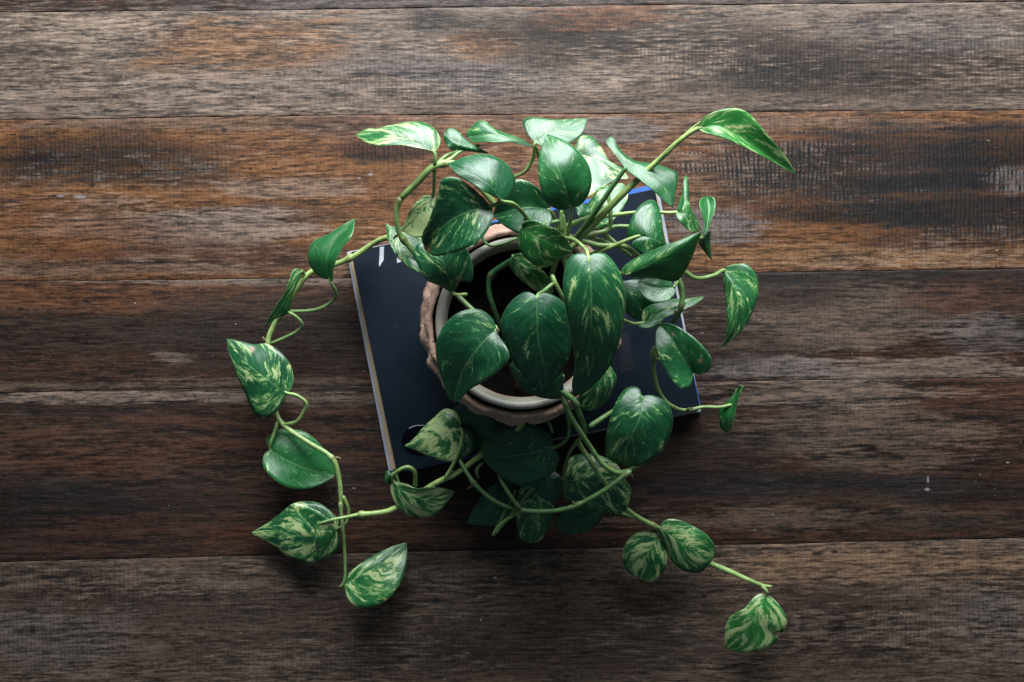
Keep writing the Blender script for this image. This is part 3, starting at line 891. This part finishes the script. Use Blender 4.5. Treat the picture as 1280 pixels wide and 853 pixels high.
leaf([(878, 297, 12.8), (884, 281, 12.6), (886, 263, 12.0), (884, 246, 11.2)],
     [(881, 283), (877, 266), (874, 253), (877, 248)], [(886, 284), (889, 275), (893.5, 262), (894, 251), (890, 246)], .5, .3, .15, .6,
     pet=[(870, 300, 11.6), (852, 318, 12)])
leaf([(880, 296, 11.4), (882, 308, 10.8), (890, 326.5, 9.6)], [(888, 288), (887.5, 302)], [(873, 303), (879, 313)], -.2, -.6, .15, .3)
leaf([(784, 343, 18.2), (812, 330, 19.0), (845, 310, 19.4), (877, 289, 18.6)],
     [(776, 341), (779, 334), (795, 322.5), (820, 311), (845, 302), (864, 294.5)],
     [(790, 347), (816, 348), (833, 351), (845, 352), (856, 340), (866, 320), (873, 301)], -.5, -2.2, .40, .62, pet=[(770, 340, 17), (730, 325, 14.5)])
leaf([(804, 294, 15.6), (814, 298, 15.8), (826, 303, 15.4), (838, 309.5, 14.6)],
     [(784, 297), (787.7, 278), (795.4, 262.5), (807, 252), (816, 249.7), (823, 257), (826, 268), (828.5, 284), (830, 299)],
     [(790, 305), (802, 317), (817, 313.5), (830, 313.5)], -1.1, .3, .34, .30,
     pet=[(790, 298, 15.5), (768, 307, 15.2), (745, 316, 14.8), (728, 322, 14)], ptone=(.85, .75), pr=(1.7, 1.9))
leaf([(842, 359, 13.6), (820, 360, 14.0), (797, 352, 13.4)], [(836, 347), (818, 344)], [(844.5, 366), (835.4, 375), (820.7, 379), (810, 375), (800, 363)], -.3, .7, .25, .18)
leaf([(806, 403, 10.6), (825, 391, 11.0), (850, 382, 10.8), (882, 370, 9.8)],
     [(801, 398), (806, 386), (820, 379), (838, 374), (855, 373.5)],
     [(797, 407), (810, 411), (821, 407), (830, 398.6), (844, 392), (858, 386), (871, 379.5)], -.5, .5, .42, .4,
     pet=[(793, 405, 10.8), (781, 401, 11.5), (760, 395, 12)], ptone=(.7, .6))
leaf([(776, 352, 9.6), (793, 374, 10.0), (812, 396, 9.0)], [(800, 350), (818, 368), (820, 386)], [(775, 370), (784, 392), (800, 401)], -.3, -.3, .25, .1)
leaf([(730, 274, 11.5), (753, 256, 12.0), (780, 229, 11.0)], [(733, 258), (745, 242), (762, 231)], [(745, 286), (760, 281), (777, 263), (785, 245)], -.6, .8, .5, .35)
leaf([(736, 272, 12.2), (727, 264, 12.4), (719, 256, 12)], [(737, 262), (728, 254)], [(732, 277), (722, 268)], -.3, 0, .2, .3)
# ---- right
leaf([(866.5, 466, 11.0), (854, 448, 11.6), (840, 424, 11.8), (824, 405.5, 11.0)],
     [(875, 469), (886, 463), (889.5, 449), (881, 436), (865, 420), (846, 408), (833, 404)],
     [(866, 474), (863, 482), (853, 486), (840, 475), (828, 455), (820.5, 435), (819.5, 417)], .7, .6, .28, .28, brown=[(876, 451, 3.2), (842, 418, 2.5)])
leaf([(906, 338, 8.8), (917, 356, 9.4), (923, 382, 9.6), (916, 410, 9.0), (906, 428, 8.2), (896, 436.5, 7.6)],
     [(909, 333), (917, 331), (932, 330), (944, 342), (948, 358), (944, 382), (932, 407), (914, 426.5)],
     [(904, 343), (904.6, 361), (907.7, 385), (908, 414), (903, 430)], .1, -.7, .50, .36,
     pet=[(893, 344, 10), (878, 348, 10.4), (867, 347, 10.8), (856, 340, 11.4), (835, 330, 12)], ptone=(.6, .5), pr=(1.9, 2.0))
leaf([(921, 488, 6.8), (915, 508, 6.4), (911, 525, 6.0), (909.5, 541.5, 5.2)],
     [(924, 482), (928.5, 483), (923.5, 496), (919.5, 514), (915.7, 531)],
     [(914, 496), (906, 504), (900, 511), (899, 525), (902, 537)], .9, -.7, .35, .6)
# ---- lower centre
leaf([(758, 452, 17.0), (748, 482, 16.8), (722, 507, 15.4)], [(766, 462), (771, 472), (766, 488), (755, 505), (738, 514)], [(738, 455), (726, 482)], -.8, -.3, .46, .25)
leaf([(575.6, 536, 6.8), (556, 543, 6.9), (535, 550, 6.4), (505, 557.5, 5.2)],
     [(577, 526), (570.6, 515), (556.6, 511), (542.5, 522), (528.5, 535), (514, 551.5)],
     [(580, 536), (586.5, 538), (594, 550), (591.7, 562), (582, 570.5), (568, 577), (552, 576), (537, 571), (520, 563.5)], -.7, .1, .74, .30,
     pet=[(578, 540, 7.3), (576, 556, 7.4), (568, 578, 6.9), (556, 599, 6.1)], ptone=(.6, .7))
leaf([(491, 601, 5.2), (504, 615, 5.7), (525, 623, 5.7), (548, 622, 5.3), (569, 614.5, 4.7)],
     [(497, 603), (506, 604.5), (522, 611), (535, 609), (547, 609)],
     [(487.5, 611), (496.6, 634), (513.5, 645.5), (539, 645.5), (556, 632)], .5, -.9, .70, .40,
     pet=[(491, 595, 6.2), (499, 588, 6.9), (510, 584, 7.2), (518, 590, 6.8), (519, 609, 5.6)], ptone=(.6, .75), pr=(1.8, 1.9))
leaf([(493, 590, 4.8), (487, 594, 5.0), (481, 592, 4.8)], [(489, 588.5), (484, 589)], [(491, 600), (484, 606), (481, 600)], 0, -.5, .2, .3)
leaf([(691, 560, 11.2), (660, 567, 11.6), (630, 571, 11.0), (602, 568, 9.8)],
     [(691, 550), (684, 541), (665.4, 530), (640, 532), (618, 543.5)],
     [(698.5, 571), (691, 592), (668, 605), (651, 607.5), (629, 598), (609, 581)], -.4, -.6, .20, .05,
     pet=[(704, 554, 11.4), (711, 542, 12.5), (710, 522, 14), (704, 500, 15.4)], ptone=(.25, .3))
leaf([(803, 496.6, 12.6), (800, 520, 13.2), (790, 543, 12.9), (781, 562, 12.0), (776, 580, 11.0)],
     [(800, 487), (794.5, 483.5), (783, 485), (769, 505), (760.7, 530), (756.5, 556), (758.5, 572), (768, 578)],
     [(809, 494), (818, 495), (834, 503.6), (841, 522), (838, 544), (828, 564), (814, 575), (800, 582.5), (786, 583)], -.8, -.9, .36, .14,
     pet=[(793, 500, 12), (765, 515, 11.8), (736, 534, 12.2)], ptone=(.4, .3), pr=(1.9, 2.0))
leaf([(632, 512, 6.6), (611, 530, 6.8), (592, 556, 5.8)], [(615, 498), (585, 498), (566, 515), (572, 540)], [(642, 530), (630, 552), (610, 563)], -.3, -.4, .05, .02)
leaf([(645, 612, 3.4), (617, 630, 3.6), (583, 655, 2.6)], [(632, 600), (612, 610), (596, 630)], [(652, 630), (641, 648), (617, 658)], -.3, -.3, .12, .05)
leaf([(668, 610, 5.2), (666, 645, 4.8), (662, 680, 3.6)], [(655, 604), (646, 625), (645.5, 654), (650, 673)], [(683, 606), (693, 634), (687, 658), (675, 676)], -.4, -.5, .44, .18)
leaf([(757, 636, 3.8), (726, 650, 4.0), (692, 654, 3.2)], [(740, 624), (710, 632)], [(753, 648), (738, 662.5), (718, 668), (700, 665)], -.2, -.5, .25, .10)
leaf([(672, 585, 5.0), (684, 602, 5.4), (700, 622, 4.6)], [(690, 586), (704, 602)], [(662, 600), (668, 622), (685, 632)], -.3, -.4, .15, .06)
leaf([(706, 600, 7.2), (735, 603, 7.8), (765, 606, 7.4), (788, 620, 6.2)],
     [(704, 589), (711.6, 573), (730.6, 567.5), (749.6, 569.5), (771, 580), (781, 599), (790, 612)],
     [(704, 612), (710, 628), (730, 633), (754, 639), (773, 643.5), (783, 637)], -.6, -.9, .52, .12,
     pet=[(706, 585, 8), (711, 567, 9), (722, 552, 10.4), (730, 545, 11.2)], ptone=(.3, .45))
# ---- lower right runner
leaf([(823, 670, 4.6), (811, 688, 4.5), (804, 706, 3.9), (799, 723, 3.0)],
     [(819, 664), (809, 663.5), (791, 669), (779, 687), (779, 705), (787, 717)],
     [(831, 679), (834, 697), (830, 715), (819, 726.5), (807, 727.5)], -.5, -.5, .62, .30, pet=[(824, 664, 4.7), (822, 659, 4.6)])
leaf([(824, 660, 5.2), (850, 677, 5.4), (874, 692, 4.9), (891, 699, 4.3)],
     [(829.6, 651), (842.5, 648.8), (863, 656), (884, 669), (893, 682), (894, 693)],
     [(826, 668), (831, 680), (840, 702), (858, 715), (876, 715.5), (886, 706)], -.2, -1.2, .55, .42)
leaf([(958, 744, 3.9), (947, 764, 4.1), (934, 786, 3.5), (907, 811, 1.8)],
     [(952, 742), (945, 744.5), (930, 761), (912, 772), (906, 788), (905.5, 803)],
     [(966, 748), (979, 764), (984, 779), (978, 791), (969, 790.5), (969.5, 794), (974, 796), (969, 804), (956, 812), (938, 815.5), (920, 815)], -.5, -.5, .70, .80,
     pet=[(958, 739, 4.2), (952, 732, 4.0)], ptone=(.8, .6), brown=[(968, 792, 2.2)])
# ---- left runner
leaf([(412, 350, 6.4), (408, 325, 7.2), (419, 300, 7.0), (444, 273, 6.6)],
     [(400.7, 347), (389.4, 336), (385, 319), (391, 302.5), (411, 292.5), (429, 280.5)],
     [(415, 353), (417, 335), (426, 313.5), (440, 294)], -.7, .9, .22, .40,
     pet=[(414, 354, 6.3), (420, 366, 5.6), (415, 377, 4.8), (396, 387, 4.2), (361, 390, 3.8)], ptone=(.4, .35))
leaf([(377, 339, 5.0), (364, 362, 5.4), (350, 385, 4.8), (330.5, 408.5, 3.8)],
     [(372, 335.5), (366.5, 338), (361, 353), (355, 367), (344, 384)],
     [(379, 338), (374, 350), (365, 372), (361.5, 391), (345, 398.5)], .5, -.8, .42, .5)
stem([(360, 390, 4.6), (370, 396, 4.5), (378, 406, 4.1), (370, 415, 3.6), (352, 424, 3.3), (338, 430, 3.1)], 1.5, 1.6, .35, .4)
leaf([(358.6, 491.5, 5.0), (335, 475, 5.4), (310, 455, 5.0), (283.5, 423, 3.8)],
     [(363.5, 487), (367, 473), (363, 456), (349, 439), (332, 429.5), (318, 431), (301, 427)],
     [(356, 499), (346, 515), (329, 523.5), (318, 518), (306.6, 493), (295, 467.5), (285.5, 439)], -.5, -.8, .50, .15,
     pet=[(370, 494, 5.1), (383, 504, 4.8), (380, 514, 4.4), (371, 527, 3.9), (354, 531, 3.4)], ptone=(.55, .5), brown=[(315, 437, 4)])
leaf([(337.5, 562, 2.9), (362, 577, 3.1), (390, 588, 2.7), (420, 594, 2.0)],
     [(334, 556), (332, 549), (346, 538), (363, 536.5), (382.6, 540.7), (399.5, 555), (413.5, 574.5)],
     [(330, 568), (329, 583), (340, 597), (360, 609.6), (382.6, 611.5), (405, 604)], -.6, .6, .26, .40,
     pet=[(339, 552, 3.2), (343, 540, 3.3), (347, 527, 3.2)], ptone=(.45, .5))
leaf([(421, 661, 2.7), (390, 670, 3.0), (355, 668, 2.5), (313, 666.6, 1.5)],
     [(423, 652), (412.6, 638.5), (396, 628), (367.5, 629), (348, 644), (328, 658)],
     [(425, 672), (424, 686), (410, 697.6), (387, 704.6), (362, 697.6), (339.4, 681)], -.5, -.7, .66, .14,
     pet=[(431, 656, 3.1), (436, 640, 3.5), (429, 620, 4)], ptone=(.45, .5))
leaf([(394.5, 655.5, 4.7), (396, 675, 4.6), (398.5, 697, 3.6)],
     [(381, 650), (369, 640), (365, 629.5), (374, 630), (385, 633.5), (404, 644.5), (420, 656.5), (411, 680)],
     [(394, 662), (394, 675), (395, 690)], .5, -.2, .52, .35)
leaf([(431, 731, 2.3), (455, 717, 2.6), (480, 702, 2.2), (508.5, 678, 1.3)],
     [(433.6, 720), (449, 706), (469, 693), (491, 683)],
     [(433, 745), (443.5, 757.5), (463, 759.5), (485.7, 748), (502.6, 723), (509, 697)], -.5, .7, .55, .42)

# ---- vines
stem([(548, 336, 13.4), (540, 322, 12.8), (515, 306, 10.5), (487, 297, 7), (465, 306, 4.6), (440, 322, 4), (415, 332, 4.0), (388, 341, 4.2), (372, 360, 4), (355, 386, 3.4), (341, 410, 3), (335, 426, 2.9),
      (338, 462, 2.8), (343, 500, 3), (347, 522, 3.1), (360, 536, 3.5), (385, 553, 4), (416, 574, 4.4), (424, 600, 4.2), (427, 640, 3.6)],
     2.5, 2.1, .95, .55, nodes=(.325, .52, .655, .885), bulge=.1)
stem([(425, 628, 4.1), (428, 655, 3.7), (431, 690, 2.8), (430, 728, 2.3), (424, 735, 2.0)], 1.8, 1.3, .5, .45)
stem([(655, 528, 12.0), (636, 548, 10), (617, 562, 8), (600, 570, 7), (575, 589, 6.2), (545, 604, 5.8), (510, 626, 5.0), (485, 639, 4.6), (452, 643, 4.6), (447, 643, 4.6)], 2.4, 2.5, .80, .85, nodes=(.52, .985))
stem([(449, 643, 4.6), (436, 646, 4.8), (415, 650, 5.0), (395, 656, 4.7)], 1.7, 1.1, .65, .4)
stem([(690, 440, 14), (694, 478, 16.0), (702, 492, 16.5), (712, 518, 15.8), (735, 555, 13.6), (755, 582, 12.4), (772, 591, 11.6), (786, 588, 10.8), (806, 578, 10.0)], 2.4, 2.0, .30, .35, nodes=(.30,))
stem([(700, 488, 16.6), (716, 500, 16.4), (724, 517, 15.2), (731, 538, 13.2), (729, 548, 11.6)], 2.6, 2.2, .25, .3, nodes=(.25,))
stem([(789, 588, 11.6), (776, 598, 11.5), (757, 612, 11), (735, 625, 10.4), (715, 634, 10), (690, 639, 9.4), (655, 638, 8.8), (627, 631, 8.4), (607, 618, 8), (592, 603, 7.8), (580, 585, 7.2), (572, 570, 6.6)], 2.1, 2.0, .30, .16, nodes=(.03, .30, .58, .84))
stem([(650, 636, 8.9), (640, 623, 9.6), (630, 607, 10.2), (622, 590, 10.2)], 2.2, 1.6, .38, .3)
stem([(657, 636, 8.8), (645, 642, 8.2), (630, 652, 7.2), (620, 662, 6.4), (616, 670, 6.0)], 2.2, .7, .62, .7)
stem([(598, 598, 7.7), (596, 588, 8.2), (604, 578, 8.6)], 1.5, 1.3, .3, .25)
stem([(722, 552, 10.4), (748, 592, 8.4), (770, 622, 6.6), (785, 638, 5.6), (803, 650, 5.0), (822, 660, 4.7), (850, 682, 4.0), (886, 703, 3.9), (903, 711, 4.0)], 2.2, 2.3, .6, .65, nodes=(.62, .93))
stem([(892, 706, 4.0), (915, 716, 4.1), (940, 727, 4.0), (956, 732.5, 3.9), (965, 733, 3.8)], 2.4, 1.0, .5, .75, bulge=.35)
stem([(820, 330, 12), (846, 346, 12.4), (853, 368, 12), (850, 388, 11.6), (838, 408, 10), (824, 430, 9.2), (818, 446, 9), (818, 470, 8.4), (825, 492, 7.8), (838, 507, 7.2), (855, 513, 6.8), (880, 509, 6.5), (902, 509, 6.3), (917, 505, 6.3)], 2.4, 1.5, .22, .6, nodes=(.22, .46, .74))
stem([(818, 449, 9.2), (816, 440, 9.8), (818, 433, 10.2)], 2.8, 1.2, .75, .8, bulge=.2)
stem([(690, 312, 13), (650, 290, 15), (605, 240, 16.6), (572, 206, 17.6), (543, 208, 17.9), (522, 228, 17.2), (501, 248, 16.2)], 2.2, 3.0, .5, .62, nodes=(.72,))
stem([(501, 247, 16.3), (496, 262, 15.8), (497, 283, 15.2), (501, 295, 14.8), (512, 309, 14.2), (528, 327, 13.6), (555, 345, 13.4)], 2.5, 2.1, .58, .5, nodes=(.02, .45))
stem([(545, 206, 18), (560, 201, 17.8), (578, 188, 17.4), (600, 182, 16.9)], 1.7, 1.4, .55, .5)
# stems inside the pot and at the crown
stem([(655, 318, 15.4), (632, 330, 14.8), (614, 344, 14.2), (611, 362, 13.8), (617, 385, 13.4), (626, 408, 12.6)], 2.6, 2.0, .06, .1, nodes=(.42,))
stem([(604, 289, 15.8), (604, 300, 15.6), (612, 307, 15.5), (628, 305, 15.4), (648, 298, 15.2), (675, 300, 14.2)], 1.1, 1.5, .2, .35)
stem([(690, 344, 18.6), (693, 352, 18.8), (701, 368, 18.4), (706, 380, 17.6)], 1.9, 1.7, .5, .6)
stem([(686, 372, 12.2), (690, 345, 14), (698, 318, 16), (706, 296, 16.4), (704, 268, 16.8)], 2.8, 1.6, .3, .4)
stem([(715, 372, 12.2), (712, 345, 14), (706, 318, 15.6), (724, 303, 15.6), (750, 307, 15.2), (780, 308, 14.6), (800, 322, 13)], 2.6, 2.0, .55, .6, nodes=(.5,))
stem([(700, 300, 15.4), (722, 296, 15), (745, 292, 14.6), (761, 286, 14.4), (763, 268, 14.8), (760, 240, 14.6)], 2.3, 1.6, .6, .3, nodes=(.4,))
stem([(752, 291, 14.4), (766, 284, 14), (790, 284, 13.6), (815, 292, 13)], 1.9, 1.6, .4, .4)
stem([(735, 296, 14.4), (755, 302, 13.6), (775, 310, 12.6), (790, 322, 11.5)], 1.6, 1.4, .35, .3)
stem([(690, 290, 15.6), (705, 284, 15.8), (725, 276, 15.2), (742, 270, 14.4)], 2.2, 1.9, .45, .5)
stem([(690, 318, 15), (697, 300, 16), (700, 288, 17), (702, 262, 17.6)], 1.7, 1.4, .6, .45)
stem([(670, 300, 15.6), (684, 292, 15.9), (698, 290, 15.7), (712, 296, 15.2)], 1.6, 1.7, .75, .8)
stem([(690, 541, 10.4), (688, 533, 10.8), (684, 524, 11)], 1.7, .6, .45, .6)

def stub(path, r0, r1):
    me = tube(path, r0, r1, .3, .3, step=.6)
    me.attributes['scar'].data.foreach_set('value', [1.0] * len(me.vertices))
    return child('aerial_root', me, STEM, plant)
for p in ([(786, 592, 11.4), (790, 595, 11.3), (791, 599, 11.0)], [(716, 634, 10.0), (718, 630, 10.2), (716, 627, 10.3)], [(655, 639, 8.8), (656, 643, 8.4), (659, 646, 8.0)],
          [(592, 606, 7.8), (588, 609, 7.4), (585, 611, 7.2)], [(350, 529, 3.3), (345, 532, 3.1), (341, 532, 2.9)], [(334, 427, 3), (330, 424, 2.8), (328, 421, 2.6)],
          [(426, 574, 4.3), (421, 572, 4.4), (418, 575, 4.5)], [(858, 514, 6.9), (861, 511, 7.1), (866, 511, 7.0)], [(850, 391, 11.6), (846, 389, 11.6), (843, 391, 11.3)],
          [(621, 411, 19.1), (623, 413, 19.2), (624, 416, 19.2)], [(498, 294, 14.9), (494, 296, 14.6), (492, 299, 14.2)]):
    stub(p, 1.3, .7)

# every remaining leaf hangs on the nearest stem or stalk by a stalk of its own, running underneath it
sv = np.array([tuple(v.co) for o in list(col.objects) if o.type == 'MESH' and o.name.split('.')[0] == 'stem' for v in o.data.vertices])
for o, m1, b in bare:
    w0 = np.array(P(*b))
    d = np.linalg.norm(sv - w0, axis=1) + 3.0 * np.maximum(0, sv[:, 2] - w0[2])
    q = sv[int(np.argmin(d))]
    kq = (H - q[2]) / FPX
    e = (q[0] / kq + 640, 426.5 - q[1] / kq, q[2] * 100)
    drop = 0.25 * min(2.0, float(d.min()) * 100)
    midp = ((b[0] + e[0]) / 2, (b[1] + e[1]) / 2, max(0.4, (b[2] + e[2]) / 2 - drop))
    sub('petiole', tube([(m1[0], m1[1], max(.25, m1[2] - 0.12)), (b[0], b[1], max(.25, b[2] - 0.10)), midp, e], 1.3, 1.6, .35, .35), STEM, o)
